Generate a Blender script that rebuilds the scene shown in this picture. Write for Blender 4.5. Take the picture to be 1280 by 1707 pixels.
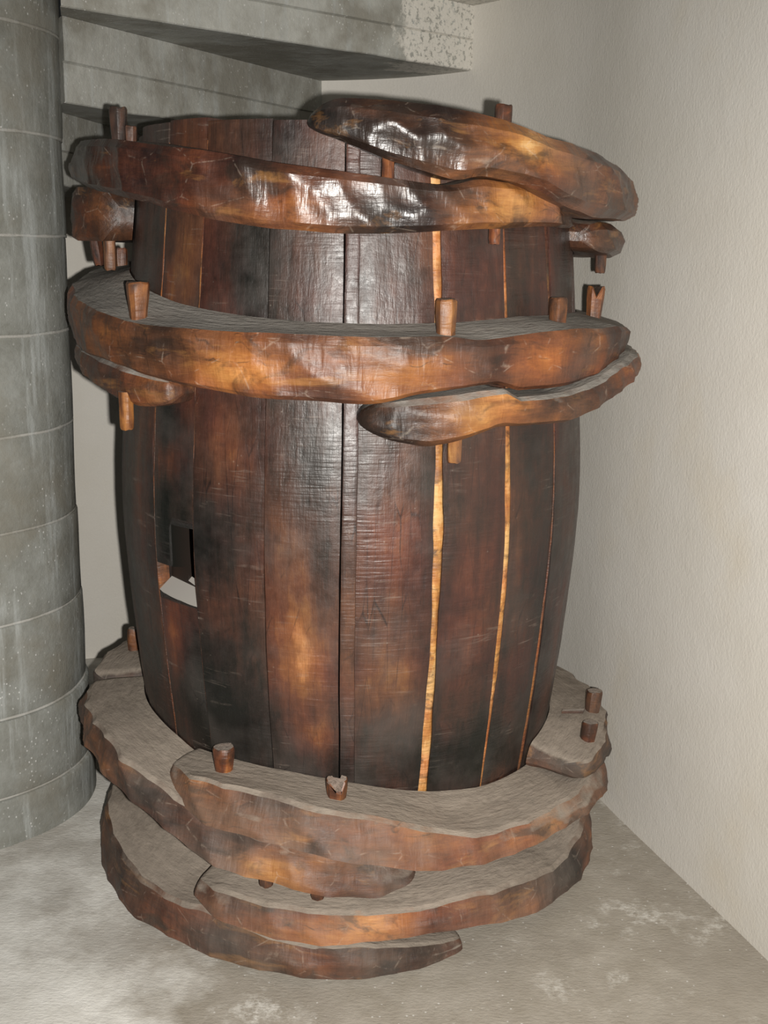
import bpy, bmesh, math, random
import numpy as np
from mathutils import Vector, Matrix, noise

for o in list(bpy.data.objects):
    bpy.data.objects.remove(o, do_unlink=True)
scene = bpy.context.scene
COL = scene.collection
R = math.radians

# ------------------------------------------------------------------ camera
F_PX, PITCH, ROLL, EYE = 1950.0, math.atan(450 / 1950.0), R(0.9), 1.6
fw = Vector((0, math.cos(PITCH), -math.sin(PITCH)))
rt0 = Vector((1, 0, 0)); up0 = rt0.cross(fw)
rt = rt0 * math.cos(ROLL) + up0 * math.sin(ROLL)
up = up0 * math.cos(ROLL) - rt0 * math.sin(ROLL)
cam_d = bpy.data.cameras.new('camera'); cam = bpy.data.objects.new('camera', cam_d); COL.objects.link(cam)
M = Matrix((rt, up, -fw)).transposed().to_4x4(); M.translation = Vector((0, 0, EYE))
cam.matrix_world = M
cam_d.sensor_fit = 'VERTICAL'; cam_d.sensor_height = 36.0; cam_d.lens = 36.0 * F_PX / 1707.0
cam_d.clip_start = 0.05
scene.camera = cam

# ------------------------------------------------------------------ light: dim ambient + the camera's own flash
world = bpy.data.worlds.new('world'); scene.world = world; world.use_nodes = True
bg = world.node_tree.nodes['Background']
bg.inputs[0].default_value = (0.80, 0.90, 1.0, 1); bg.inputs[1].default_value = 0.04
fl_d = bpy.data.lights.new('camera_flash', 'SPOT'); fl = bpy.data.objects.new('camera_flash', fl_d); COL.objects.link(fl)
fl_d.energy = 520; fl_d.color = (1.0, 0.965, 0.91); fl_d.shadow_soft_size = 0.012
fl_d.spot_size = R(105); fl_d.spot_blend = 1.0
fl.location = Vector((0, 0, EYE)) + rt * 0.060 - up * 0.028 - fw * 0.01
aim = (fw + rt * 0.05 - up * 0.06).normalized()
fl.rotation_euler = aim.to_track_quat('-Z', 'Y').to_euler()

scene.view_settings.view_transform = 'Standard'
scene.view_settings.look = 'None'
scene.view_settings.exposure = 0.0
scene.view_settings.gamma = 1.0
scene.view_settings.use_curve_mapping = False

# ------------------------------------------------------------------ node helpers
class NT:
    def __init__(self, name):
        self.m = bpy.data.materials.new(name); self.m.use_nodes = True
        self.t = self.m.node_tree; self.n = self.t.nodes; self.n.clear()
        self.out = self.n.new('ShaderNodeOutputMaterial'); self.b = self.n.new('ShaderNodeBsdfPrincipled')
        self.t.links.new(self.b.outputs[0], self.out.inputs[0])
    def put(self, sock, v):
        if isinstance(v, bpy.types.NodeSocket): self.t.links.new(v, sock)
        elif v is not None:
            if isinstance(v, tuple) and len(v) == 3 and sock.type == 'RGBA': v = v + (1,)
            sock.default_value = v
    def coords(self, scale=(1, 1, 1), attr=None, rot=(0, 0, 0), loc=(0, 0, 0)):
        if attr:
            a = self.n.new('ShaderNodeAttribute'); a.attribute_name = attr; s = a.outputs['Vector']
        else:
            a = self.n.new('ShaderNodeTexCoord'); s = a.outputs['Object']
        mp = self.n.new('ShaderNodeMapping'); self.t.links.new(s, mp.inputs[0])
        mp.inputs['Scale'].default_value = scale; mp.inputs['Rotation'].default_value = rot; mp.inputs['Location'].default_value = loc
        return mp.outputs[0]
    def noise(self, co, scale=5, detail=5, rough=0.55, dist=0.0):
        x = self.n.new('ShaderNodeTexNoise'); self.put(x.inputs['Vector'], co)
        x.inputs['Scale'].default_value = scale; x.inputs['Detail'].default_value = detail
        x.inputs['Roughness'].default_value = rough; x.inputs['Distortion'].default_value = dist
        return x.outputs['Fac']
    def voro(self, co, scale=5, feature='F1', out='Distance'):
        x = self.n.new('ShaderNodeTexVoronoi'); x.feature = feature; self.put(x.inputs['Vector'], co); x.inputs['Scale'].default_value = scale
        return x.outputs[out]
    def ramp(self, fac, stops):
        x = self.n.new('ShaderNodeValToRGB'); e = x.color_ramp.elements
        while len(e) < len(stops): e.new(0.5)
        for i, (p, c) in enumerate(stops):
            e[i].position = p
            e[i].color = (c, c, c, 1) if isinstance(c, (int, float)) else tuple(c) + (1,)
        self.put(x.inputs[0], fac); return x.outputs[0]
    def math(self, op, a, b=None, clamp=False):
        x = self.n.new('ShaderNodeMath'); x.operation = op; x.use_clamp = clamp
        self.put(x.inputs[0], a); self.put(x.inputs[1], b); return x.outputs[0]
    def mix(self, fac, a, b, mode='MIX'):
        x = self.n.new('ShaderNodeMix'); x.data_type = 'RGBA'; x.blend_type = mode
        self.put(x.inputs[0], fac); self.put(x.inputs[6], a); self.put(x.inputs[7], b); return x.outputs[2]
    def rng(self, v, a, b, c=0.0, d=1.0):
        x = self.n.new('ShaderNodeMapRange'); self.put(x.inputs[0], v)
        for i, q in enumerate((a, b, c, d)): x.inputs[i + 1].default_value = q
        return x.outputs[0]
    def attr(self, name, out='Fac'):
        a = self.n.new('ShaderNodeAttribute'); a.attribute_name = name; return a.outputs[out]
    def normal_z(self):
        g = self.n.new('ShaderNodeNewGeometry'); s = self.n.new('ShaderNodeSeparateXYZ')
        self.t.links.new(g.outputs['Normal'], s.inputs[0]); return s.outputs[2]
    def bump(self, h, strength=0.3, dist=0.01, prev=None):
        x = self.n.new('ShaderNodeBump'); x.inputs['Strength'].default_value = strength; x.inputs['Distance'].default_value = dist
        self.put(x.inputs['Height'], h)
        if prev is not None: self.put(x.inputs['Normal'], prev)
        return x.outputs[0]

BEAM_RAMP = [(0.0, (0.006, 0.005, 0.0045)), (0.22, (0.020, 0.012, 0.009)), (0.42, (0.062, 0.027, 0.014)),
             (0.60, (0.135, 0.052, 0.020)), (0.78, (0.25, 0.100, 0.026)), (0.92, (0.38, 0.18, 0.05)), (1.0, (0.50, 0.29, 0.11))]
STAVE_RAMP = [(0.0, (0.005, 0.0055, 0.004)), (0.22, (0.018, 0.013, 0.010)), (0.42, (0.045, 0.021, 0.0135)),
              (0.60, (0.088, 0.036, 0.018)), (0.78, (0.165, 0.072, 0.024)), (0.92, (0.30, 0.15, 0.05)), (1.0, (0.46, 0.29, 0.13))]

def wood(name, dust_col, dust_lo, dust_hi, dust_max, rough=0.36, hatch=0.0, grain_amt=0.22, spec=0.5, ramp=BEAM_RAMP, film=0.0, mott=0.45, scuff=0.0):
    m = NT(name)
    n1 = m.noise(m.coords((1.6, 14, 14), 'grain'), 4.0, 5, 0.62, 0.25)
    n2 = m.noise(m.coords((1, 1, 1), 'grain'), 7.0, 5, 0.6)
    n3 = m.noise(m.coords((1, 1, 1), 'grain', loc=(3, 8, 2)), 34, 4, 0.65)
    fine = m.noise(m.coords((3, 70, 70), 'grain'), 6.0, 3, 0.6)
    t = m.math('ADD', m.attr('tone'), m.math('MULTIPLY', m.math('SUBTRACT', n1, 0.5), grain_amt * 1.5))
    t = m.math('ADD', t, m.math('MULTIPLY', m.math('SUBTRACT', n2, 0.5), mott))
    t = m.math('ADD', t, m.math('MULTIPLY', m.math('SUBTRACT', n3, 0.5), 0.26))
    t = m.math('ADD', t, m.math('MULTIPLY', m.math('SUBTRACT', fine, 0.5), 0.16))
    col = m.ramp(t, ramp)
    hue = m.rng(m.noise(m.coords((1, 1, 1), 'grain', loc=(7, 3, 1)), 3.2, 3), 0.42, 0.62)
    col = m.mix(m.math('MULTIPLY', hue, 0.6), col, m.mix(1.0, col, (1.0, 0.62, 0.72), 'MULTIPLY'))
    gry = m.rng(m.noise(m.coords((1, 1, 1), 'grain', loc=(1, 6, 9)), 5.0, 4), 0.50, 0.68)
    col = m.mix(m.math('MULTIPLY', gry, 0.42), col, (0.060, 0.052, 0.046))
    if not hatch:
        ckw = m.n.new('ShaderNodeVectorMath'); ckw.operation = 'ADD'
        m.put(ckw.inputs[0], m.coords((0.9, 11, 11), 'grain', rot=(0, 0.12, 0)))
        wn = m.n.new('ShaderNodeTexNoise'); m.put(wn.inputs['Vector'], m.coords((1, 1, 1), 'grain')); wn.inputs['Scale'].default_value = 18
        ws = m.n.new('ShaderNodeVectorMath'); ws.operation = 'SCALE'; m.put(ws.inputs[0], wn.outputs['Color']); ws.inputs['Scale'].default_value = 0.35
        m.put(ckw.inputs[1], ws.outputs[0])
        ckb = m.voro(ckw.outputs[0], 1.3, 'DISTANCE_TO_EDGE')
        cm = m.math('MULTIPLY', m.rng(ckb, 0.022, 0.0), m.rng(n3, 0.46, 0.58))
        cm = m.math('MULTIPLY', cm, m.rng(n2, 0.47, 0.57))
        col = m.mix(m.math('MULTIPLY', cm, 0.7), col, (0.012, 0.008, 0.006))
        blk = m.noise(m.coords((1, 1.6, 1.6), 'grain', loc=(9, 1, 4)), 9.0, 5, 0.6, 0.8)
        col = m.mix(m.math('MULTIPLY', m.rng(blk, 0.54, 0.66), 0.72), col, (0.022, 0.014, 0.010))
        gold = m.noise(m.coords((0.7, 2.5, 2.5), 'grain', loc=(4, 7, 6)), 8.0, 6, 0.65, 0.5)
        col = m.mix(m.math('MULTIPLY', m.rng(gold, 0.58, 0.72), 0.40), col, (0.36, 0.17, 0.05))
    if scuff:
        v = m.voro(m.coords((9, 13, 13), 'grain', rot=(0.3, 0.2, 0.7)), 1.0, 'DISTANCE_TO_EDGE')
        e = m.math('MULTIPLY', m.rng(v, 0.022, 0.0), m.rng(n3, 0.50, 0.62))
        col = m.mix(m.math('MULTIPLY', e, scuff), col, (0.42, 0.35, 0.28))
    if hatch:
        # drying checks along the grain and pale scratches
        ck = m.voro(m.coords((1.1, 15, 15), 'grain'), 2.2, 'DISTANCE_TO_EDGE')
        col = m.mix(m.math('MULTIPLY', m.math('MULTIPLY', m.rng(ck, 0.02, 0.0), m.rng(n2, 0.45, 0.6)), 0.75), col, (0.006, 0.005, 0.005))
        sc = m.noise(m.coords((75, 6, 6), 'grain', rot=(0, 0, 0.35)), 1.6, 3, 0.6, 0.5)
        col = m.mix(m.math('MULTIPLY', m.math('MULTIPLY', m.rng(sc, 0.60, 0.70), m.rng(n2, 0.5, 0.62)), 0.30), col, (0.21, 0.17, 0.14))
        fl_ = m.voro(m.coords((1, 1, 1), 'grain'), 42)
        col = m.mix(m.math('MULTIPLY', m.math('MULTIPLY', m.rng(fl_, 0.10, 0.05), m.rng(n2, 0.52, 0.6)), 0.16), col, (0.40, 0.36, 0.30))
    # settled dust on upward faces, thin film of it elsewhere
    dn = m.noise(m.coords((1, 1, 1), 'grain'), 16, 6, 0.65)
    nz = m.math('ADD', m.normal_z(), m.math('MULTIPLY', m.math('SUBTRACT', dn, 0.5), 0.5))
    d = m.math('MULTIPLY', m.rng(nz, dust_lo, dust_hi), dust_max, True)
    if film: d = m.math('MAXIMUM', d, m.math('MULTIPLY', m.rng(n2, 0.3, 0.68), film))
    dc = m.mix(m.rng(m.noise(m.coords((3, 12, 12), 'grain'), 3, 5, 0.6), 0.3, 0.75), dust_col, tuple(c * 0.74 for c in dust_col))
    dc = m.mix(m.math('MULTIPLY', m.rng(n3, 0.50, 0.70), 0.45), dc, tuple(c * 0.55 for c in dust_col))
    col = m.mix(d, col, dc)
    m.put(m.b.inputs['Base Color'], col)
    rr = m.math('ADD', m.rng(n3, 0.3, 0.7, rough - 0.05, rough + 0.12), m.math('MULTIPLY', d, 0.5), True)
    m.put(m.b.inputs['Roughness'], rr)
    m.put(m.b.inputs['Specular IOR Level'], m.math('MULTIPLY', m.math('SUBTRACT', 1.0, d), spec))
    # relief in metres, one bump for all of it
    up_ = m.rng(m.normal_z(), dust_lo - 0.1, dust_hi, 0.0, 1.0)
    add = lambda x, y: m.math('ADD', x, y)
    k = lambda x, f: m.math('MULTIPLY', x, f)
    hh = add(k(n1, 0.0014), add(k(fine, 0.00026), k(n3, 0.0013)))
    if not hatch:
        # slanting tool strokes, and a crust of dust on the tops
        hw = m.noise(m.coords((26, 5, 5), 'grain', rot=(0, 0.75, 0.0)), 2.0, 3, 0.55, 0.4)
        hh = add(hh, k(k(hw, 0.0030), m.math('SUBTRACT', 1.0, up_)))
        hh = add(hh, k(k(m.noise(m.coords((2, 6, 6), 'grain'), 14, 4, 0.65), 0.0045), up_))
    else:
        hx = m.noise(m.coords((60, 4, 4), 'grain', rot=(0, 0, 0.1)), 2.2, 3, 0.5, 0.3)
        msk = m.rng(m.noise(m.coords((1, 1, 1), 'grain', loc=(2, 9, 4)), 4.5, 2), 0.46, 0.6)
        hh = add(hh, k(k(hx, 0.0019), msk))
    h = m.bump(hh, 1.0, 1.0)
    m.put(m.b.inputs['Normal'], h)
    return m.m

M_STAVE = wood('stave_wood', (0.32, 0.30, 0.275), 0.50, 0.68, 0.9, rough=0.40, hatch=0.5, spec=0.5, ramp=STAVE_RAMP, mott=0.55)
M_TOP = wood('upper_beam_wood', (0.20, 0.17, 0.14), 0.80, 1.05, 0.7, rough=0.33, spec=0.7, scuff=0.22)
M_MID = wood('middle_beam_wood', (0.27, 0.255, 0.23), 0.62, 0.86, 0.92, rough=0.43, spec=0.38, scuff=0.25)
M_LOW = wood('lower_beam_wood', (0.265, 0.225, 0.185), 0.55, 0.80, 0.97, rough=0.50, spec=0.35, film=0.26, scuff=0.25)
M_PEG = wood('peg_wood', (0.33, 0.29, 0.25), 0.70, 0.90, 0.7, rough=0.45, spec=0.4)
M_STRIP = wood('joint_strip_wood', (0.4, 0.3, 0.2), 0.8, 1.0, 0.3, rough=0.5, grain_amt=0.35, spec=0.35)

# ------------------------------------------------------------------ setting materials
def plaster():
    m = NT('white_plaster')
    c = m.coords()
    big = m.noise(c, 1.3, 4, 0.6); mid = m.noise(c, 9, 5, 0.6)
    col = m.mix(m.rng(big, 0.35, 0.7), (0.61, 0.585, 0.54), (0.55, 0.52, 0.46))
    col = m.mix(m.math('MULTIPLY', m.rng(mid, 0.5, 0.75), 0.25), col, (0.52, 0.49, 0.44))
    st = m.noise(m.coords((1, 1, 0.8), loc=(3, 0, 1)), 2.4, 5, 0.6)
    col = m.mix(m.math('MULTIPLY', m.rng(st, 0.56, 0.72), 0.35), col, (0.56, 0.49, 0.37))
    m.put(m.b.inputs['Base Color'], col); m.b.inputs['Roughness'].default_value = 0.72
    m.b.inputs['Specular IOR Level'].default_value = 0.3
    h = m.bump(m.noise(m.coords((1, 1, 0.8)), 130, 3, 0.6), 0.32, 0.004)
    h = m.bump(m.noise(c, 22, 4, 0.6), 0.12, 0.008, h)
    m.put(m.b.inputs['Normal'], h); return m.m

def stone(name, a, b, patch=None):
    m = NT(name)
    c = m.coords()
    mott = m.noise(c, 9, 7, 0.72)
    col = m.mix(m.rng(mott, 0.34, 0.68), a, b)
    streak = m.noise(m.coords((10, 10, 0.9)), 2.2, 7, 0.68)
    col = m.mix(m.math('MULTIPLY', m.rng(streak, 0.52, 0.66), 0.6), col, (0.43, 0.45, 0.44))
    brown = m.noise(m.coords(loc=(5, 2, 8)), 3.1, 5, 0.65)
    col = m.mix(m.math('MULTIPLY', m.rng(brown, 0.47, 0.62), 0.65), col, (0.185, 0.17, 0.135))
    sp = m.voro(m.coords((1, 1, 0.8)), 75); spm = m.noise(c, 11, 4)
    col = m.mix(m.math('MULTIPLY', m.math('MULTIPLY', m.rng(sp, 0.20, 0.10), m.rng(spm, 0.46, 0.60)), 0.75), col, (0.62, 0.62, 0.60))
    if patch:
        # flaking limewash at the wall end of the step (a blotch with its own ragged edge)
        vm = m.n.new('ShaderNodeVectorMath'); vm.operation = 'DISTANCE'
        m.put(vm.inputs[0], m.coords()); vm.inputs[1].default_value = patch
        dd = m.math('ADD', vm.outputs['Value'], m.math('MULTIPLY', m.math('SUBTRACT', m.noise(c, 9, 6, 0.7), 0.5), 0.32))
        pk = m.math('MULTIPLY', m.rng(dd, 0.23, 0.20), m.rng(m.noise(c, 70, 4, 0.7), 0.40, 0.47))
        col = m.mix(m.math('MULTIPLY', pk, 0.85), col, (0.66, 0.63, 0.57))
    m.put(m.b.inputs['Base Color'], col); m.b.inputs['Roughness'].default_value = 0.8
    m.b.inputs['Specular IOR Level'].default_value = 0.25
    h = m.bump(mott, 0.40, 0.012); h = m.bump(m.noise(c, 80, 4, 0.65), 0.35, 0.004, h)
    m.put(m.b.inputs['Normal'], h); return m.m

def floor_mat():
    m = NT('worn_concrete')
    c = m.coords()
    n = m.noise(c, 2.1, 7, 0.62); n2 = m.noise(c, 11, 6, 0.65)
    col = m.mix(m.rng(n2, 0.32, 0.7), (0.35, 0.318, 0.27), (0.265, 0.235, 0.19))
    # pale scrubbed cement towards the room, brown dirt trodden round the barrel
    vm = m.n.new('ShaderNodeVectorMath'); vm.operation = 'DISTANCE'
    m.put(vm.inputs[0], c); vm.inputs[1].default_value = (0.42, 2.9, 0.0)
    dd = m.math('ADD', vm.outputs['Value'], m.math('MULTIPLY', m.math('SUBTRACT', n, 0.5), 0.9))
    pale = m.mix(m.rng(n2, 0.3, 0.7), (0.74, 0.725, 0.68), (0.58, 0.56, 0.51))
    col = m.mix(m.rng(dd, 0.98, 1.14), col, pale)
    bl = m.noise(m.coords(loc=(4, 4, 0)), 3.0, 7, 0.68)
    col = m.mix(m.math('MULTIPLY', m.rng(bl, 0.46, 0.62), 0.55), col, (0.27, 0.24, 0.20))
    wl = m.noise(m.coords(loc=(1.3, 8, 0)), 4.2, 7, 0.7)
    col = m.mix(m.math('MULTIPLY', m.math('MULTIPLY', m.rng(wl, 0.55, 0.65), m.rng(m.noise(c, 60, 4, 0.7), 0.40, 0.60)), 0.75), col, (0.62, 0.60, 0.55))
    sp = m.voro(c, 38)
    col = m.mix(m.math('MULTIPLY', m.rng(sp, 0.11, 0.06), 0.6), col, (0.66, 0.65, 0.62))
    m.put(m.b.inputs['Base Color'], col); m.b.inputs['Roughness'].default_value = 0.8
    m.b.inputs['Specular IOR Level'].default_value = 0.3
    h = m.bump(n2, 0.3, 0.01); h = m.bump(m.noise(m.coords((1, 2, 1)), 75, 4, 0.6), 0.4, 0.005, h)
    m.put(m.b.inputs['Normal'], h); return m.m

M_PLASTER = plaster()
M_NEWEL = stone('newel_stone', (0.265, 0.27, 0.25), (0.17, 0.17, 0.148))
M_MORTAR = stone('mortar', (0.42, 0.41, 0.38), (0.32, 0.31, 0.28))
M_STEP = stone('step_stone', (0.42, 0.42, 0.385), (0.31, 0.305, 0.275), (1.42, 0.82, 2.26))
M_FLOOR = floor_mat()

# ------------------------------------------------------------------ mesh helpers
def link(name, verts, faces, mat, parent=None, smooth=True, attrs=None):
    me = bpy.data.meshes.new(name); me.from_pydata([tuple(v) for v in verts], [], faces); me.update()
    me.materials.append(mat)
    if smooth: me.polygons.foreach_set('use_smooth', [True] * len(me.polygons))
    for k, data in (attrs or {}).items():
        if k == 'tone':
            a = me.attributes.new('tone', 'FLOAT', 'POINT'); a.data.foreach_set('value', np.asarray(data, 'f'))
        else:
            a = me.attributes.new(k, 'FLOAT_VECTOR', 'POINT'); a.data.foreach_set('vector', np.asarray(data, 'f').ravel())
    o = bpy.data.objects.new(name, me); COL.objects.link(o); o.parent = parent
    bm = bmesh.new(); bm.from_mesh(me); bmesh.ops.recalc_face_normals(bm, faces=bm.faces); bm.to_mesh(me); bm.free()
    return o

def sharp(o, deg=35):
    me = o.data; bm = bmesh.new(); bm.from_mesh(me)
    for e in bm.edges: e.smooth = not (len(e.link_faces) == 2 and e.calc_face_angle(0) > R(deg))
    bm.to_mesh(me); bm.free()

def structure(o, label=None, cat=None):
    o['kind'] = 'structure'
    if label: o['label'] = label
    if cat: o['category'] = cat
    return o

def empty(name, loc):
    o = bpy.data.objects.new(name, None); COL.objects.link(o); o.location = loc; o.empty_display_size = 0.1
    return o

def catmull(P, n=10):
    P = [np.array(p, float) for p in P]; Q = [2 * P[0] - P[1]] + P + [2 * P[-1] - P[-2]]; out = []
    for i in range(1, len(Q) - 2):
        a, b, c, d = Q[i - 1:i + 3]
        for k in range(n):
            t = k / n
            out.append(.5 * ((2 * b) + (-a + c) * t + (2 * a - 5 * b + 4 * c - d) * t * t + (-a + 3 * b - 3 * c + d) * t ** 3))
    return out + [P[-1]]

# ------------------------------------------------------------------ setting
WALL = catmull([(1.55, 0.4), (1.33, 1.05), (1.1, 1.75), (0.893, 2.436), (0.78, 2.8), (0.649, 3.22), (0.52, 3.65), (.33, 4.0),
                (.05, 4.26), (-.25, 4.38), (-.6, 4.42), (-.95, 4.38), (-1.6, 4.18), (-2.4, 3.85)])
nv = len(WALL); V = []; Fc = []
nrm = []
for i in range(nv):
    a = WALL[max(0, i - 1)]; b = WALL[min(nv - 1, i + 1)]; t = (b - a) / np.linalg.norm(b - a); nrm.append(np.array((t[1], -t[0])))
HW = 3.0
for i in range(nv):
    p = WALL[i]; q = p + nrm[i] * 0.22
    V += [(p[0], p[1], -0.02), (p[0], p[1], HW), (q[0], q[1], HW), (q[0], q[1], -0.02)]
for i in range(nv - 1):
    for k in range(4):
        Fc.append((4 * i + k, 4 * i + (k + 1) % 4, 4 * i + 4 + (k + 1) % 4, 4 * i + 4 + k))
Fc += [(0, 1, 2, 3), tuple(4 * (nv - 1) + k for k in (3, 2, 1, 0))]
w = link('wall_back', V, Fc, M_PLASTER); sharp(w, 40)
structure(w, 'curved white plastered wall behind the barrel', 'wall')

# floor: gently uneven slab
V, Fc = [], []
nx, ny = 90, 90
for j in range(ny + 1):
    for i in range(nx + 1):
        x = -2.8 + 4.8 * i / nx; y = 0.2 + 4.6 * j / ny
        d = math.hypot(x + .085, y - 2.95)
        z = 0.006 * noise.noise(Vector((x * 2.2, y * 2.2, 0))) + 0.003 * noise.noise(Vector((x * 8, y * 8, 3)))
        V.append((x, y, z - 0.006 if d > 0.45 else -0.006))
for j in range(ny):
    for i in range(nx):
        a = j * (nx + 1) + i; Fc.append((a, a + 1, a + nx + 2, a + nx + 1))
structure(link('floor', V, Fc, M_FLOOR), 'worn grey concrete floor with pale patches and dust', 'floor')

# newel column of stacked stone drums
newel = structure(empty('newel_column', (-1.24, 3.18, 0)), 'round grey stone newel column of stacked drums left of the barrel', 'column')
zs = [0.0, 0.13, 0.35, 0.605, 0.85, 1.10, 1.355, 1.602, 1.851, 2.104, 2.36, 2.62]
rad = [0.392, 0.384, 0.376, 0.370, 0.368, 0.369, 0.372, 0.374, 0.376, 0.378, 0.38]
rnd = random.Random(4)
for k in range(len(zs) - 1):
    z0, z1 = zs[k] - (0.02 if k == 0 else -0.001), zs[k + 1] - 0.001
    n = 72; V, Fc = [], []
    prof = [(0, -0.006), (0.002, -0.002), (0.006, 0)] + [(u * (z1 - z0), 0) for u in (0.25, 0.5, 0.75)] + [(z1 - z0 - 0.006, 0), (z1 - z0 - 0.002, -0.002), (z1 - z0, -0.006)]
    ox, oy = rnd.uniform(-.002, .002), rnd.uniform(-.002, .002)
    for (dz, dr) in prof:
        for i in range(n):
            a = 2 * math.pi * i / n
            rr = rad[k] + dr + 0.004 * noise.noise(Vector((math.cos(a) * 2.5, math.sin(a) * 2.5, (z0 + dz) * 5)))
            V.append((ox + rr * math.cos(a), oy + rr * math.sin(a), z0 + dz))
    for j in range(len(prof) - 1):
        for i in range(n):
            Fc.append((j * n + i, j * n + (i + 1) % n, (j + 1) * n + (i + 1) % n, (j + 1) * n + i))
    Fc += [tuple(range(n))[::-1], tuple(range((len(prof) - 1) * n, len(prof) * n))]
    sharp(link('drum', V, Fc, M_NEWEL, newel), 50)
    if k:
        # thin pale mortar bed between two drums
        V, Fc = [], []
        for (dz, dr) in ((-.004, -.02), (-.0035, 0), (.0035, 0), (.004, -.02)):
            for i in range(n):
                a = 2 * math.pi * i / n
                rr = rad[k] + dr + (0.0005 + 0.002 * noise.noise(Vector((math.cos(a) * 7, math.sin(a) * 7, k * 3)))) * (dr == 0) + 0.004 * noise.noise(Vector((math.cos(a) * 2.5, math.sin(a) * 2.5, zs[k] * 5)))
                V.append((rr * math.cos(a), rr * math.sin(a), zs[k] + dz * (1 + .5 * noise.noise(Vector((math.cos(a) * 9, math.sin(a) * 9, k)))) + .003 * noise.noise(Vector((math.cos(a) * 4, math.sin(a) * 4, k)))))
        for j in range(3):
            for i in range(n): Fc.append((j * n + i, j * n + (i + 1) % n, (j + 1) * n + (i + 1) % n, (j + 1) * n + i))
        link('mortar_joint', V, Fc, M_MORTAR, newel)

# winding stone steps seen from below; each runs from the newel into the wall
stairs = structure(empty('stone_staircase', (-1.24, 3.18, 0)), 'underside of grey stone winding stair above the barrel', 'staircase')
lines = [((-0.80, 2.70), (0.98, 3.10)), ((-0.815, 3.085), (0.42, 4.215)), ((-0.845, 3.20), (-0.19, 4.50)), ((-0.93, 3.36), (-0.80, 4.55)), ((-1.02, 3.48), (-1.22, 4.42)), ((-1.12, 3.53), (-1.6, 4.30))]
zb = [2.353, 2.153, 1.94, 1.74, 1.55]
for k in range(5):
    (p0, p1), (q0, q1) = lines[k], lines[k + 1]
    p0, p1, q0, q1 = map(lambda t: np.array(t) - np.array((-1.24, 3.18)), (p0, p1, q0, q1))
    z0 = zb[k]; h = 0.2 if k else 0.4
    if k: h = zb[k - 1] - z0
    e = (p1 - p0) / np.linalg.norm(p1 - p0); nn = np.array((e[1], -e[0]))     # towards the viewer
    ov = 0.10
    nseg = 40; V, Fc = [], []
    prof = [(0.0, -0.004), (0.003, 0.0), (h * 0.46, 0.0), (h * 0.475, -0.003), (h * 0.49, 0.004), (h - 0.001, 0.003)]
    for i in range(nseg + 1):
        s = i / nseg
        a = p0 + (p1 - p0) * s; b = q0 + (q1 - q0) * s
        bb = b + (b - a) * (ov / max(0.05, np.linalg.norm(b - a)))
        wob = 0.004 * noise.noise(Vector((s * 6, k * 3.1, 0)))
        for (dz, dn) in prof:
            c = a + nn * (dn + wob)
            V.append((c[0], c[1], z0 + dz + (0.004 * noise.noise(Vector((s * 9, k, 5))) if dz < 0.01 else 0)))
        V.append((bb[0], bb[1], z0 + h - 0.001)); V.append((bb[0], bb[1], z0))
    m_ = len(prof) + 2
    for i in range(nseg):
        for j in range(m_):
            Fc.append((i * m_ + j, i * m_ + (j + 1) % m_, (i + 1) * m_ + (j + 1) % m_, (i + 1) * m_ + j))
    Fc += [tuple(range(m_)), tuple(range(nseg * m_, (nseg + 1) * m_))[::-1]]
    o = link('stair_step', V, Fc, M_STEP, stairs); sharp(o, 30)

# ------------------------------------------------------------------ the barrel
XB, YB = -0.085, 2.95
barrel = empty('barrel', (XB, YB, 0))
barrel['label'] = 'tall dark wooden barrel bound by heavy carved and pegged timber hoops'
barrel['category'] = 'barrel'
PZ = [0, .26, .42, .53, .62, .75, .9, 1.0, 1.2, 1.5, 1.667, 1.86]
PR = [.47, .508, .529, .544, .553, .565, .576, .579, .569, .541, .525, .507]
def smooth_interp(xs, ys):
    xs = np.array(xs, float); ys = np.array(ys, float)
    def f(x):
        return float(np.mean([np.interp(x + d, xs, ys) for d in (-.09, -.06, -.03, 0, .03, .06, .09)]))
    return f
brad = smooth_interp(PZ, PR)

def cyl(r, th, z): a = R(th); return (r * math.sin(a), -r * math.cos(a), z)

# patches of colour in the old staves: (angle, height, spread angle, spread height, change)
SB = [(-8, .73, 6, .13, .30), (-7, .53, 5, .04, .26), (-10, .95, 5, .14, .14), (-26, 1.19, 8, .10, .16), (-33, .58, 11, .16, -.26),
      (-45, .98, 5, .12, -.30), (-22, 1.55, 6, .14, -.10), (-42, 1.50, 5, .2, .16), (-42, 1.82, 5, .06, .16), (11, .98, 7, .12, .12),
      (10, .68, 8, .10, .22), (28, .80, 8, .15, .10), (33, .46, 16, .07, -.30), (-25, .50, 18, .10, -.16), (15, 1.2, 5, .08, .10),
      (-44, 1.22, 4, .10, -.30), (-44, 1.13, 4, .05, .25), (-45, .72, 4, .08, .22), (-30, .80, 6, .06, .14), (-27, 1.0, 8, .10, -.14), (46, 1.0, 6, .3, .02), (-8, 1.3, 8, .2, -.08)]
def stave_tone(th, z, base):
    t = base
    for (a, zz, sa, sz, v) in SB:
        t += 1.25 * v * math.exp(-((th - a) / sa) ** 2 - ((z - zz) / sz) ** 2)
    t -= .12 * math.exp(-((z - .40) / .10) ** 2)
    t += 0.20 * noise.noise(Vector((th * .10, z * 2.2, 1.7))) + 0.10 * noise.noise(Vector((th * .35, z * 5, 9)))
    return t

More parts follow.
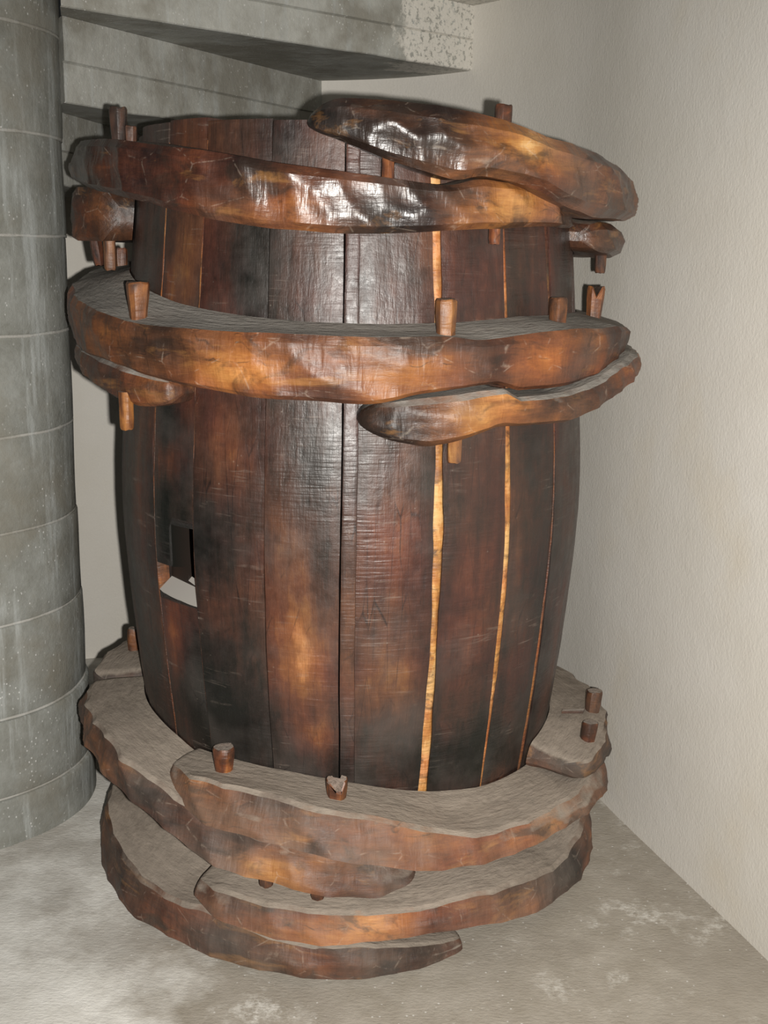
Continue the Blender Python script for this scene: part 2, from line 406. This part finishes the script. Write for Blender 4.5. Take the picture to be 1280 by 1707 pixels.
JOINT = {20.5: .0095, 38.4: .0085, 55.5: .0085, -49: .0032, -35: .0022}
def joint_half(b, z):
    """half width in metres of the gap at joint b"""
    if b in JOINT:
        w_ = JOINT[b] * (1 + .35 * noise.noise(Vector((z * 5, b, 0))) + .2 * noise.noise(Vector((z * 17, b, 4))))
        if b == 38.4: w_ *= 0.45 + 0.75 * math.exp(-((z - 1.0) / .42) ** 2)
        if b == 55.5: w_ *= 0.55 + 0.45 * math.cos((z - .45) * 5)
        if b == -35: w_ *= 1.0 if z > 1.3 else .5
        return max(w_, .0008)
    if b == 2.9: return .0003
    if b == -.5: return .0019 + .0008 * noise.noise(Vector((z * 14, 2, 0)))
    return .0009
def joint_angle(b, z):
    return b + .45 * noise.noise(Vector((z * 2.1, b * 1.3, 0))) + .12 * noise.noise(Vector((z * 9, b, 7)))

BND = [-68, -49, -35, -17, -.5, 2.9, 20.5, 38.4, 55.5, 73, 91, 109, 127, 145, 163, 181, 199, 217, 235, 253, 272, 292]
TOPZ = {38.4: 1.785, 55.5: 1.76, 73: 1.75, 91: 1.76, -68: 1.842, -49: 1.845, -35: 1.838, -17: 1.835, -.5: 1.832, 2.9: 1.832, 20.5: 1.83}
BASE = {-68: .32, -49: .36, -35: .31, -17: .37, -.5: .40, 2.9: .38, 20.5: .38, 38.4: .35, 55.5: .31}
TH = 0.05
rnd = random.Random(11)
for i in range(len(BND) - 1):
    b0, b1 = BND[i], BND[i + 1]
    nz, na = 72, (8 if b1 - b0 < 5 else 12)
    zt = TOPZ.get(b0, 1.83 + rnd.uniform(-.01, .01)); z0 = 0.05
    off = rnd.uniform(-.0025, .0025); base = BASE.get(b0, .34)
    V, T, G, Fc = [], [], [], []
    seed = i * 3.7
    e1 = b1 if b1 != 292 else -68
    for layer in (0, 1):
        for j in range(nz + 1):
            z = z0 + (zt - z0) * j / nz
            r = brad(z) + off - layer * TH
            a0 = joint_angle(b0, z) + math.degrees(joint_half(b0, z) / brad(z))
            a1 = joint_angle(e1, z) + (360 if e1 != b1 else 0) - math.degrees(joint_half(e1, z) / brad(z))
            for k in range(na + 1):
                u = k / na; a = a0 + (a1 - a0) * u
                rr = r
                if layer == 0:
                    ed = min(u, 1 - u) * (a1 - a0) * .0097
                    rr -= .0012 * max(0, 1 - ed / .004) ** 2                 # worn arrises
                    rr += .0022 * noise.noise(Vector((a * .12, z * 3, seed))) + .0010 * noise.noise(Vector((a * .5, z * 22, seed)))
                V.append(cyl(rr, a, z)); T.append(stave_tone(a if a < 180 else a - 360, z, base))
                G.append((z + seed, a * .0097, rr))
    st = (nz + 1) * (na + 1); idx = lambda l, j, k: l * st + j * (na + 1) + k
    for j in range(nz):
        for k in range(na):
            Fc.append((idx(0, j, k), idx(0, j, k + 1), idx(0, j + 1, k + 1), idx(0, j + 1, k)))
            Fc.append((idx(1, j, k), idx(1, j + 1, k), idx(1, j + 1, k + 1), idx(1, j, k + 1)))
        Fc.append((idx(0, j, 0), idx(0, j + 1, 0), idx(1, j + 1, 0), idx(1, j, 0)))
        Fc.append((idx(0, j, na), idx(1, j, na), idx(1, j + 1, na), idx(0, j + 1, na)))
    for k in range(na):
        Fc.append((idx(0, 0, k), idx(1, 0, k), idx(1, 0, k + 1), idx(0, 0, k + 1)))
        Fc.append((idx(0, nz, k), idx(0, nz, k + 1), idx(1, nz, k + 1), idx(1, nz, k)))
    o = link('stave', V, Fc, M_STAVE, barrel, attrs={'tone': T, 'grain': G})
    if b0 == -49:
        # mortise chopped through this stave, with a sloping lower lip
        def cutter(a0, a1, ro, ri, zo0, zi0, zo1, zi1):
            vs = [cyl(ro, a0, zo0), cyl(ro, a1, zo0 - .014), cyl(ri, a1, zi0 - .014), cyl(ri, a0, zi0),
                  cyl(ro, a0, zo1), cyl(ro, a1, zo1), cyl(ri, a1, zi1), cyl(ri, a0, zi1)]
            fs = [(0, 3, 2, 1), (4, 5, 6, 7), (0, 1, 5, 4), (1, 2, 6, 5), (2, 3, 7, 6), (3, 0, 4, 7)]
            return link('cut', vs, fs, M_STAVE, barrel)
        cuts = [cutter(-42.2, -34.8, .66, .45, .746, .905, .99, .97), cutter(-48.8, -34.8, .66, .536, .748, .842, .90, .875)]
        for c in cuts:
            md = o.modifiers.new('cut', 'BOOLEAN'); md.operation = 'DIFFERENCE'; md.object = c; md.solver = 'EXACT'
        dg = bpy.context.evaluated_depsgraph_get()
        me = bpy.data.meshes.new_from_object(o.evaluated_get(dg), depsgraph=dg)
        o.modifiers.clear(); o.data = me
        ta = me.attributes.get('tone')
        for v in me.vertices:                                   # freshly cut inner faces: old dark wood
            if .72 < v.co.z < 1.0 and math.hypot(v.co.x, v.co.y) < brad(v.co.z) - .006: ta.data[v.index].value = .16
        for c in cuts: bpy.data.objects.remove(c, do_unlink=True)
    sharp(o, 40)

# pale strips wedged in the joints
for b, tone0 in ((20.5, .93), (38.4, .92), (55.5, .74), (-49, .72), (-35, .66)):
    V, T, G, Fc = [], [], [], []
    nz = 90; zlo, zhi = (0.2, 1.80)
    for j in range(nz + 1):
        z = zlo + (zhi - zlo) * j / nz; w_ = math.degrees(joint_half(b, z) / brad(z)) * .96; c = joint_angle(b, z)
        for (u, dr) in ((-1, -.004), (-.4, -.0012 + .001 * noise.noise(Vector((z * 30, b, 0)))), (.4, -.0012 + .001 * noise.noise(Vector((z * 30, b, 5)))), (1, -.004), (1, -.03), (-1, -.03)):
            V.append(cyl(brad(z) + dr, c + u * w_, z)); G.append((z * 3 + b, u * .01, dr))
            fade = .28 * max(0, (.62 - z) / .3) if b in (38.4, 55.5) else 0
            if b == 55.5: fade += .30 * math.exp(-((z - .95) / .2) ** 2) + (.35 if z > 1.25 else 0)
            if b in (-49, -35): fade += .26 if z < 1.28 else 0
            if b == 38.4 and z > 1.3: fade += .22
            T.append(tone0 + .22 * noise.noise(Vector((z * 9, b, 1))) - fade)
    for j in range(nz):
        for k in range(6): Fc.append((j * 6 + k, j * 6 + (k + 1) % 6, (j + 1) * 6 + (k + 1) % 6, (j + 1) * 6 + k))
    Fc += [tuple(range(6)), tuple(range(nz * 6, nz * 6 + 6))[::-1]]
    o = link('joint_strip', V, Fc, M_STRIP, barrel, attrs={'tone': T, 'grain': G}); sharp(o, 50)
    o['label'] = 'pale wooden strip between two staves'

# unseen bottom disc, added inside the staves for its effect on the light
V, T, G, Fc = [], [], [], []
for z in (.10, .14):
    for k in range(48): V.append(cyl(.42, k * 7.5, z)); T.append(.3); G.append((V[-1][0], V[-1][1], z))
for k in range(48): Fc.append((k, (k + 1) % 48, 48 + (k + 1) % 48, 48 + k))
Fc += [tuple(range(48))[::-1], tuple(range(48, 96))]
sharp(link('unseen_bottom_disc', V, Fc, M_STAVE, barrel, attrs={'tone': T, 'grain': G}))

# ---- pegs
def peg(parent, th, r, z0, z1, rad0=.015, rad1=.019, tone=.68, tilt=(0, 0), n=12, seed=0, split=False):
    """hand-whittled peg from z0 (in the beam) to z1 (head or tail)"""
    rr = random.Random(seed + th * 13 + z0); V, T, G, Fc = [], [], [], []
    cx, cy, _ = cyl(r, th, 0); L = z1 - z0; S = 1 if L > 0 else -1
    ang = [2 * math.pi * (k + rr.uniform(-.22, .22)) / n for k in range(n)]
    jit = [rr.uniform(.90, 1.06) for k in range(n)]
    lv = [(0, 1), (.35, .97), (.7, 1.02), (.94, 1.0), (1.0, .88)]
    for (u, s) in lv:
        rad_ = (rad0 + (rad1 - rad0) * u) * s
        for k in range(n):
            x = cx + tilt[0] * u + rad_ * jit[k] * math.cos(ang[k]); y = cy + tilt[1] * u + rad_ * jit[k] * math.sin(ang[k])
            dz = 0
            if split and u > .9 and abs(math.cos(ang[k])) < .45: dz = -.022 * S
            V.append((x, y, z0 + L * u + dz + rr.uniform(-.0015, .0015) * (u > .9))); G.append((z0 + L * u + seed, x, y))
            T.append(tone + rr.uniform(-.09, .09) + (-.2 if rr.random() < .15 else 0))
    for j in range(len(lv) - 1):
        for k in range(n): Fc.append((j * n + k, j * n + (k + 1) % n, (j + 1) * n + (k + 1) % n, (j + 1) * n + k))
    Fc += [tuple(range(n)), tuple(range((len(lv) - 1) * n, len(lv) * n))[::-1]]
    o = link('peg', V, Fc, M_PEG, parent, attrs={'tone': T, 'grain': G}); sharp(o, 33)
    return o

# ---- hewn hoop beams
# cross-sections (0 = against the staves .. 1 = outer face, 0 = underside .. 1 = top)
SEC_BOX = [(0, .05), (.80, 0), (.955, .13), (1, .45), (.99, .86), (.90, 1.0), (0, 1.0)]
SEC_BEVEL = [(0, .05), (.80, 0), (.96, .13), (1, .46), (.97, .78), (.78, .99), (0, 1.0)]
SEC_FULL = [(0, .03), (.88, 0), (.97, .07), (1, .40), (.985, .88), (.91, 1.0), (0, 1.0)]
SEC_LOW = [(0, .05), (.84, 0), (.965, .10), (1, .45), (.992, .92), (.945, 1.0), (0, 1.0)]
SEC_KEEL = [(0, .25), (.45, .02), (.72, .05), (1, .55), (.99, .90), (.92, 1.0), (0, 1.0)]
SEC_ROUND = [(0, .06), (.5, 0), (.80, .035), (.94, .16), (.995, .40), (1, .66), (.96, .87), (.86, .985), (0, 1.0)]
def resample(loop, K):
    P = [np.array(p, float) for p in loop]; P.append(P[0])
    per = sum(np.linalg.norm(b - a) for a, b in zip(P[:-1], P[1:])); out = []
    for a, b in zip(P[:-1], P[1:]):                     # keeps the corners
        k = max(1, int(round(K * np.linalg.norm(b - a) / per)))
        out += [tuple(a + (b - a) * q / k) for q in range(k)]
    return out

def facet(p, size, k):
    """adze work: shallow scallops meeting in ridges, each cut to its own depth"""
    d = noise.voronoi(p / size)[0]
    return (min(d[0] * d[0], .9) - .25) * k * size

def beam(th0, th1, rk, tk, bk, ik=None, mat=None, base=.5, blobs=(), dz_in=.012, end0=.05, end1=.05, seed=0, fac=0.279, amp=.006, top_round=1.0, skew0=0, skew1=0, label=None, sm=2.0, cell=.055, slope=.008, rin=.003, sec=None):
    L = R(abs(th1 - th0)) * .62
    n = max(24, int(L / .0075)); K = 52
    sec = resample(sec or SEC_BOX, K); K = len(sec)
    ip = lambda t, k: float(np.mean([np.interp(t + d, [q[0] for q in k], [q[1] for q in k]) for d in (-sm, -sm / 2, 0, sm / 2, sm)]))
    V, T, G, Fc = [], [], [], []
    for i in range(n + 1):
        s = i / n
        s2 = s
        th = th0 + (th1 - th0) * s2
        zt, zb_, ro = ip(th, tk), ip(th, bk), ip(th, rk)
        zi = ip(th, ik) if ik else zt + dz_in
        d0, d1 = s * L, (1 - s) * L
        sc = 1.0
        if end0 and d0 < end0: sc *= math.sqrt(max(.0, 1 - (1 - d0 / end0) ** 2)) * .72 + .28
        if end1 and d1 < end1: sc *= math.sqrt(max(.0, 1 - (1 - d1 / end1) ** 2)) * .72 + .28
        for (u, v) in sec:
            zz0 = zb_; zz1 = zi + (zt - zi) * u
            z = zz0 + (zz1 - zz0) * v
            zc = .5 * (zb_ + zt)
            z = zc + (z - zc) * sc
            ri = brad(z) + rin
            r = ri + (ro - ri) * u * (0.35 + .65 * sc)
            th_ = th + (skew0 * (1 - s) ** 6 + skew1 * s ** 6) * (1 - u)
            p = Vector((R(th_) * .62 + seed * 5.3, r, z))
            # hewn face: adze facets push only the outer face, the top just undulates
            lo = noise.noise(Vector((p.x * 4.2, seed * 1.7, z * 5)))
            hi_ = noise.noise(Vector((p.x * 15, r * 14, z * 22)))
            wo = min(1, max(0, (u - .55) / .4)) * (0.3 + .7 * sc)
            r += wo * (amp * lo + .22 * amp * hi_ + slope * (.5 - v))
            if fac: r += wo * facet(Vector((p.x * .8 + z * .62, z * .62 - p.x * .22, seed * .37)), cell, fac)
            z += (amp * (1.0 if mat is M_LOW else .55) * noise.noise(Vector((p.x * 5, u * 1.2, seed + (7 if v > .5 else 2)))) + .12 * amp * hi_) * min(1, u * 2 + .3) * sc
            V.append(cyl(r, th_, z))
            t = base
            for (a, sa, vv, sv, dv) in blobs:
                t += dv * math.exp(-((th - a) / sa) ** 2 - ((v - vv) / sv) ** 2)
            t += .30 * noise.noise(Vector((p.x * 4.5, r * 8, z * 10 + seed))) + .12 * noise.noise(Vector((p.x * 13, r * 20, z * 26)))
            T.append(t); G.append((p.x, r, z))
    for i in range(n):
        for k in range(K):
            Fc.append((i * K + k, i * K + (k + 1) % K, (i + 1) * K + (k + 1) % K, (i + 1) * K + k))
    Fc += [tuple(range(K)), tuple(range(n * K, (n + 1) * K))[::-1]]
    o = link('hoop_beam', V, Fc, mat, barrel, attrs={'tone': T, 'grain': G})
    # crisp arrises along the section's corners, plus the end cuts
    me = o.data; bm = bmesh.new(); bm.from_mesh(me); bm.edges.ensure_lookup_table()
    cor = set()
    for k in range(K):
        a_, b_, c_ = (np.array(sec[(k + d) % K]) for d in (-1, 0, 1))
        v1, v2 = b_ - a_, c_ - b_
        if math.degrees(math.acos(max(-1, min(1, v1.dot(v2) / (np.linalg.norm(v1) * np.linalg.norm(v2)))))) > 24: cor.add(k)
    for e in bm.edges:
        i0, i1 = e.verts[0].index, e.verts[1].index
        if (i0 % K == i1 % K and i0 % K in cor) or (i0 // K == i1 // K and i0 // K in (0, n)): e.smooth = False
    bm.to_mesh(me); bm.free()
    if label: o['label'] = label
    return o

# top hoop, long front beam
A = beam(-80, 60, [(-95, .662), (-60, .655), (-20, .645), (20, .63), (45, .605), (60, .572)],
         [(-84, 1.822), (-66.5, 1.81), (-47.6, 1.797), (-40.3, 1.787), (-24, 1.766), (-10.8, 1.743), (2.6, 1.726), (13.2, 1.714), (19.9, 1.711), (24.9, 1.726), (35.2, 1.716), (48.3, 1.691), (60, 1.676)],
         [(-84, 1.722), (-71.7, 1.716), (-40.8, 1.673), (-26.7, 1.642), (-12.9, 1.622), (-.4, 1.616), (13.4, 1.617), (25.3, 1.627), (45.8, 1.637), (60, 1.640)],
         mat=M_TOP, base=.42, dz_in=.0, end0=.006, end1=.022, sec=SEC_BOX, seed=1, fac=0.383, amp=.009, label='long dark red front beam of the top hoop',
         blobs=[(-60, 16, .5, 1, -.20), (-35, 8, .2, .4, -.14), (-12, 10, .45, .4, .12), (8, 10, .2, .4, -.15), (32, 10, .6, .6, .24), (45, 8, .5, .6, .22)])
# top hoop, upper right beam
B = beam(-8, 150, [(-12, .57), (0, .615), (15, .65), (40, .672), (80, .672), (160, .67)],
         [(-8, 1.840), (-5.4, 1.855), (-1.8, 1.868), (7.8, 1.864), (18, 1.855), (29, 1.836), (39.2, 1.812), (51.5, 1.794), (65, 1.778), (75, 1.768), (110, 1.75), (150, 1.74)],
         [(-8, 1.812), (-1.8, 1.792), (6.9, 1.758), (13.1, 1.737), (20, 1.718), (24.5, 1.728), (31.8, 1.718), (43.9, 1.680), (52.8, 1.658), (67.3, 1.655), (74.5, 1.657), (110, 1.66), (150, 1.66)],
         mat=M_TOP, base=.46, dz_in=.004, end0=.045, end1=.05, sec=SEC_BEVEL, seed=2, fac=0.417, amp=.009, sm=1.2, label='upper right beam of the top hoop with pale hewn tip',
         blobs=[(0, 9, .5, 1, -.36), (14, 8, .8, .5, -.12), (35, 14, .65, .5, .30), (50, 12, .8, .5, .12), (62, 7, .3, .4, -.08)])
C_ = beam(70, 150, [(66, .58), (80, .645), (150, .66)], [(70, 1.652), (90, 1.642), (150, 1.65)], [(70, 1.585), (90, 1.570), (150, 1.57)],
          mat=M_TOP, base=.40, end0=.05, sec=SEC_BEVEL, seed=3, fac=0.435, amp=.008, label='weathered beam end under the upper right beam')
D = beam(-150, -72, [(-150, .66), (-86, .672), (-80, .668), (-72, .60)], [(-150, 1.70), (-90, 1.719), (-66, 1.712)], [(-150, 1.58), (-90, 1.592), (-66, 1.592)],
         mat=M_MID, base=.26, end1=.003, sm=1.0, dz_in=-.01, sec=SEC_FULL, seed=4, fac=0.435, amp=.004, label='grey weathered block end below the long top beam', blobs=[(-72, 4, .5, 1.2, .14)])
# middle hoop
E_ = beam(-118, 118, [(-180, .684), (-80, .684), (-40, .676), (0, .662), (80, .680), (180, .680)],
          [(-118, 1.545), (-95, 1.512), (-75.8, 1.472), (-55, 1.443), (-38.9, 1.426), (-25.4, 1.422), (-12.2, 1.422), (2.9, 1.415), (17.5, 1.421), (24.5, 1.408), (29.9, 1.417), (38.2, 1.423), (48.8, 1.428), (63.9, 1.423), (79.3, 1.405), (118, 1.41)],
          [(-118, 1.40), (-75.8, 1.352), (-55.9, 1.346), (-44.5, 1.334), (-31.4, 1.311), (-25.7, 1.307), (-15.5, 1.294), (-5.1, 1.291), (3, 1.287), (7, 1.289), (13.1, 1.306), (21.6, 1.320), (29.7, 1.325), (31.1, 1.305), (43.9, 1.307), (53.6, 1.319), (65.4, 1.345), (79.2, 1.365), (118, 1.36)],
          [(-118, 1.55), (-75, 1.525), (-56.6, 1.492), (-41.4, 1.466), (-23.8, 1.448), (-7.1, 1.439), (8.3, 1.437), (24.8, 1.44), (41.6, 1.449), (74.1, 1.446), (118, 1.44)],
          mat=M_MID, base=.55, end0=.07, slope=-.008, sec=SEC_FULL, seed=5, fac=0.261, amp=.008, label='long orange brown beam of the middle hoop',
          blobs=[(-55, 12, .6, .5, .08), (-33, 8, .65, .35, -.30), (-22, 8, .35, .4, .36), (-14, 6, .5, .4, .15), (-4, 6, .2, .4, -.24), (12, 10, .5, .25, .16), (26, 6, .4, .5, -.18), (42, 9, .6, .6, .22), (64, 9, .6, .8, -.34)])
F_ = beam(2.6, 130, [(0, .62), (8, .66), (20, .688), (50, .705), (90, .700), (160, .697)],
          [(2.6, 1.272), (5.8, 1.287), (13.2, 1.298), (22.4, 1.312), (29.4, 1.318), (30.2, 1.298), (42.5, 1.299), (51, 1.316), (61.6, 1.343), (73.5, 1.361), (130, 1.36)],
          [(2.6, 1.236), (8.4, 1.211), (15, 1.197), (21.6, 1.213), (27.2, 1.234), (35.8, 1.233), (44.5, 1.234), (56.4, 1.262), (67.1, 1.285), (76.9, 1.295), (130, 1.29)],
          mat=M_MID, base=.52, dz_in=.0, end0=.032, sec=SEC_ROUND, seed=6, fac=0.348, amp=.006, sm=1.0, label='lower right beam of the middle hoop with dark rounded tip',
          blobs=[(9, 8, .4, 1, -.40), (28, 9, .5, .6, .22), (42, 6, .3, .5, .12), (58, 10, .5, 1, -.16)])
G_ = beam(-130, -35, [(-160, .676), (-80, .676), (-55, .666), (-42, .650), (-35, .632)], [(-130, 1.39), (-74, 1.356), (-57, 1.345), (-46.2, 1.333), (-35.2, 1.312)],
          [(-130, 1.30), (-80, 1.30), (-74.6, 1.298), (-57.7, 1.272), (-48.6, 1.252), (-43, 1.246), (-37.8, 1.255), (-34.9, 1.265)],
          mat=M_MID, base=.46, dz_in=.0, end1=.014, sec=SEC_ROUND, seed=7, fac=0.243, amp=.005, label='short beam under the left end of the middle hoop',
          blobs=[(-52, 6, .5, 1, -.12), (-40, 5, .5, 1, .12)])
# lower hoop
H_ = beam(-88, 16, [(-180, .69), (-40, .69), (-25, .675), (0, .665), (18, .645)],
          [(-88, .462), (-68.9, .455), (-57.5, .450), (-47.9, .437), (-37, .408), (-28.7, .380), (-18.8, .348), (-12.9, .334), (-.6, .312), (8.5, .285), (16, .258)],
          [(-88, .385), (-74.8, .383), (-62.4, .375), (-53.5, .356), (-42.2, .342), (-33, .308), (-25.7, .263), (-15.3, .237), (-3.9, .214), (6.3, .206), (16, .245)],
          mat=M_LOW, base=.50, dz_in=.012, end0=.02, end1=.03, sec=SEC_LOW, slope=.03, seed=8, fac=0.383, amp=.008, label='lower left beam of the bottom hoop running down to the front',
          blobs=[(-30, 9, .3, .5, -.12), (-15, 7, .4, .4, .28), (0, 6, .3, .4, -.10)])
I_ = beam(-41, 76, [(-45, .60), (-38, .635), (-32, .665), (-20, .685), (0, .695), (60, .69), (100, .69)],
          [(-41, .435), (-34, .440), (-27.9, .445), (-18.1, .447), (-12.3, .443), (-.5, .419), (9, .399), (21.3, .349), (27.5, .330), (32.9, .326), (44, .324), (56.3, .328), (68, .334), (76, .335)],
          [(-41, .405), (-34, .378), (-26.5, .356), (-13.5, .338), (-4.2, .328), (3.8, .31), (16.8, .274), (26.4, .272), (37.5, .277), (50.4, .281), (61.6, .283), (68, .275), (76, .27)],
          [(-48.4, .44), (-26.1, .445), (-13.2, .440), (-1.4, .424), (10.3, .402), (23, .377), (38.1, .356), (62.6, .345), (68, .35)],
          mat=M_LOW, base=.55, end0=.03, sec=SEC_LOW, slope=.04, seed=9, fac=0.348, amp=.008, label='front beam of the bottom hoop carrying two pegs',
          blobs=[(-30, 8, .4, .8, -.08), (-8, 12, .5, .6, .10), (30, 14, .4, .6, .06), (58, 8, .5, 1, -.12)])
J_ = beam(58, 150, [(55, .655), (66, .685), (84, .695), (110, .672), (150, .66)], [(58, .385), (75, .402), (100, .405), (150, .38)], [(58, .337), (72, .335), (80, .29), (150, .28)],
          mat=M_LOW, base=.36, dz_in=.02, end0=.03, sec=SEC_LOW, seed=10, fac=0.435, amp=.012, label='dusty rear right beam of the bottom hoop')
K_ = beam(-165, -88.5, [(-165, .65), (-120, .685), (-88, .69)], [(-165, .47), (-120, .482), (-100, .478), (-88, .462)], [(-165, .39), (-88, .385)],
          mat=M_LOW, base=.36, dz_in=.018, end1=.03, sec=SEC_LOW, seed=11, fac=0.348, amp=.010, label='dusty rear left block of the bottom hoop')
# lowest hoop on the floor
L_ = beam(-128, 29.5, [(-180, .665), (-80, .662), (-40, .640), (0, .658), (18, .635), (30, .595)],
          [(-128, .16), (-77.8, .150), (-68.4, .125), (-50.3, .100), (-39.8, .095), (-30.7, .108), (-20.3, .098), (-10, .084), (-4.8, .078), (-3.6, .084), (4.2, .081), (14.2, .062), (29.5, .022)],
          [(-128, .0), (29.5, .0)], [(-128, .17), (-60, .165), (-40, .135), (-20, .10), (0, .088), (29, .03)],
          mat=M_LOW, base=.40, end0=.06, end1=.02, sec=SEC_LOW, slope=.025, seed=12, fac=0.209, amp=.005, sm=.8, label='lowest left beam resting on the floor',
          blobs=[(-45, 20, .5, 1, .04), (8, 8, .3, .8, -.10)])
M_ = beam(-33, 120, [(-35, .62), (-25, .665), (0, .675), (40, .675), (80, .655), (180, .655)],
          [(-33, .170), (-24.2, .181), (-16.5, .177), (-7.2, .173), (4, .172), (15.3, .170), (27.6, .180), (39.5, .171), (52.7, .150), (62.4, .158), (69.8, .171), (120, .17)],
          [(-33, .148), (-24.3, .125), (-15.4, .105), (-4.3, .093), (4, .105), (15.4, .108), (25.2, .108), (38.2, .088), (50.6, .072), (60, .06), (75, .04), (120, .02)],
          mat=M_LOW, base=.53, dz_in=.03, end0=.022, sec=SEC_LOW, slope=.03, seed=13, fac=0.261, amp=.006, sm=1.2, label='reddish front right beam of the lowest hoop',
          blobs=[(-22, 7, .5, 1, -.12), (8, 10, .4, .6, .08), (56, 9, .5, 1, -.26)])

# pegs standing in or hanging from the beams
peg(A, -52, .615, 1.775, 1.866, .014, .019, .36, seed=1); peg(A, -49.5, .600, 1.775, 1.828, .012, .014, .45, seed=2)
peg(A, 30, .60, 1.64, 1.60, .012, .011, .55, seed=30)
peg(B, 8.3, .575, 1.775, 1.690, .013, .013, .58, seed=3); peg(B, 31, .60, 1.80, 1.868, .018, .019, .55, seed=4)
peg(C_, 82, .60, 1.60, 1.535, .016, .013, .5, seed=5)
peg(D, -83, .625, 1.62, 1.535, .017, .014, .38, (.012, 0), seed=6); peg(D, -78, .585, 1.62, 1.525, .015, .014, .62, seed=7)
peg(E_, -42.5, .645, 1.42, 1.512, .017, .026, .62, (0, .004), seed=8)
peg(E_, -104, .625, 1.50, 1.575, .016, .016, .5, seed=9)
peg(E_, 18.5, .635, 1.40, 1.492, .019, .021, .72, seed=10); peg(E_, 49, .60, 1.41, 1.490, .020, .021, .50, seed=11)
peg(E_, 78, .59, 1.41, 1.505, .017, .022, .66, (.004, 0), seed=12, split=True)
peg(G_, -46, .655, 1.28, 1.198, .017, .015, .74, seed=13)
peg(F_, 22.5, .600, 1.25, 1.155, .017, .015, .80, seed=14)
peg(K_, -103, .62, .45, .545, .018, .018, .60, seed=15)
peg(I_, -26.6, .590, .42, .498, .018, .025, .62, seed=16); peg(I_, -.8, .605, .40, .462, .021, .025, .58, seed=17, split=True)
peg(J_, 83, .640, .37, .468, .018, .022, .52, (.008, 0), seed=18); peg(J_, 68.5, .640, .36, .445, .018, .020, .52, (.012, .004), seed=19)
peg(H_, -14.2, .655, .28, .222, .016, .015, .5, seed=20); peg(H_, -4, .655, .26, .205, .016, .015, .5, seed=21)
# splinter lying against the right-hand pegs
V = []
c0 = cyl(.60, 76, .432)
for (dx, dy, dz) in ((-.035, -.004, 0), (.02, -.006, .002), (.024, .006, .004), (-.03, .006, .001)):
    V += [(c0[0] + dx, c0[1] + dy, c0[2] + dz), (c0[0] + dx, c0[1] + dy, c0[2] + dz + .007)]
sp = link('splinter', V, [(0, 2, 4, 6), (1, 7, 5, 3), (0, 1, 3, 2), (2, 3, 5, 4), (4, 5, 7, 6), (6, 7, 1, 0)], M_PEG, J_, smooth=False,
          attrs={'tone': [.4] * 8, 'grain': [tuple(v) for v in V]})
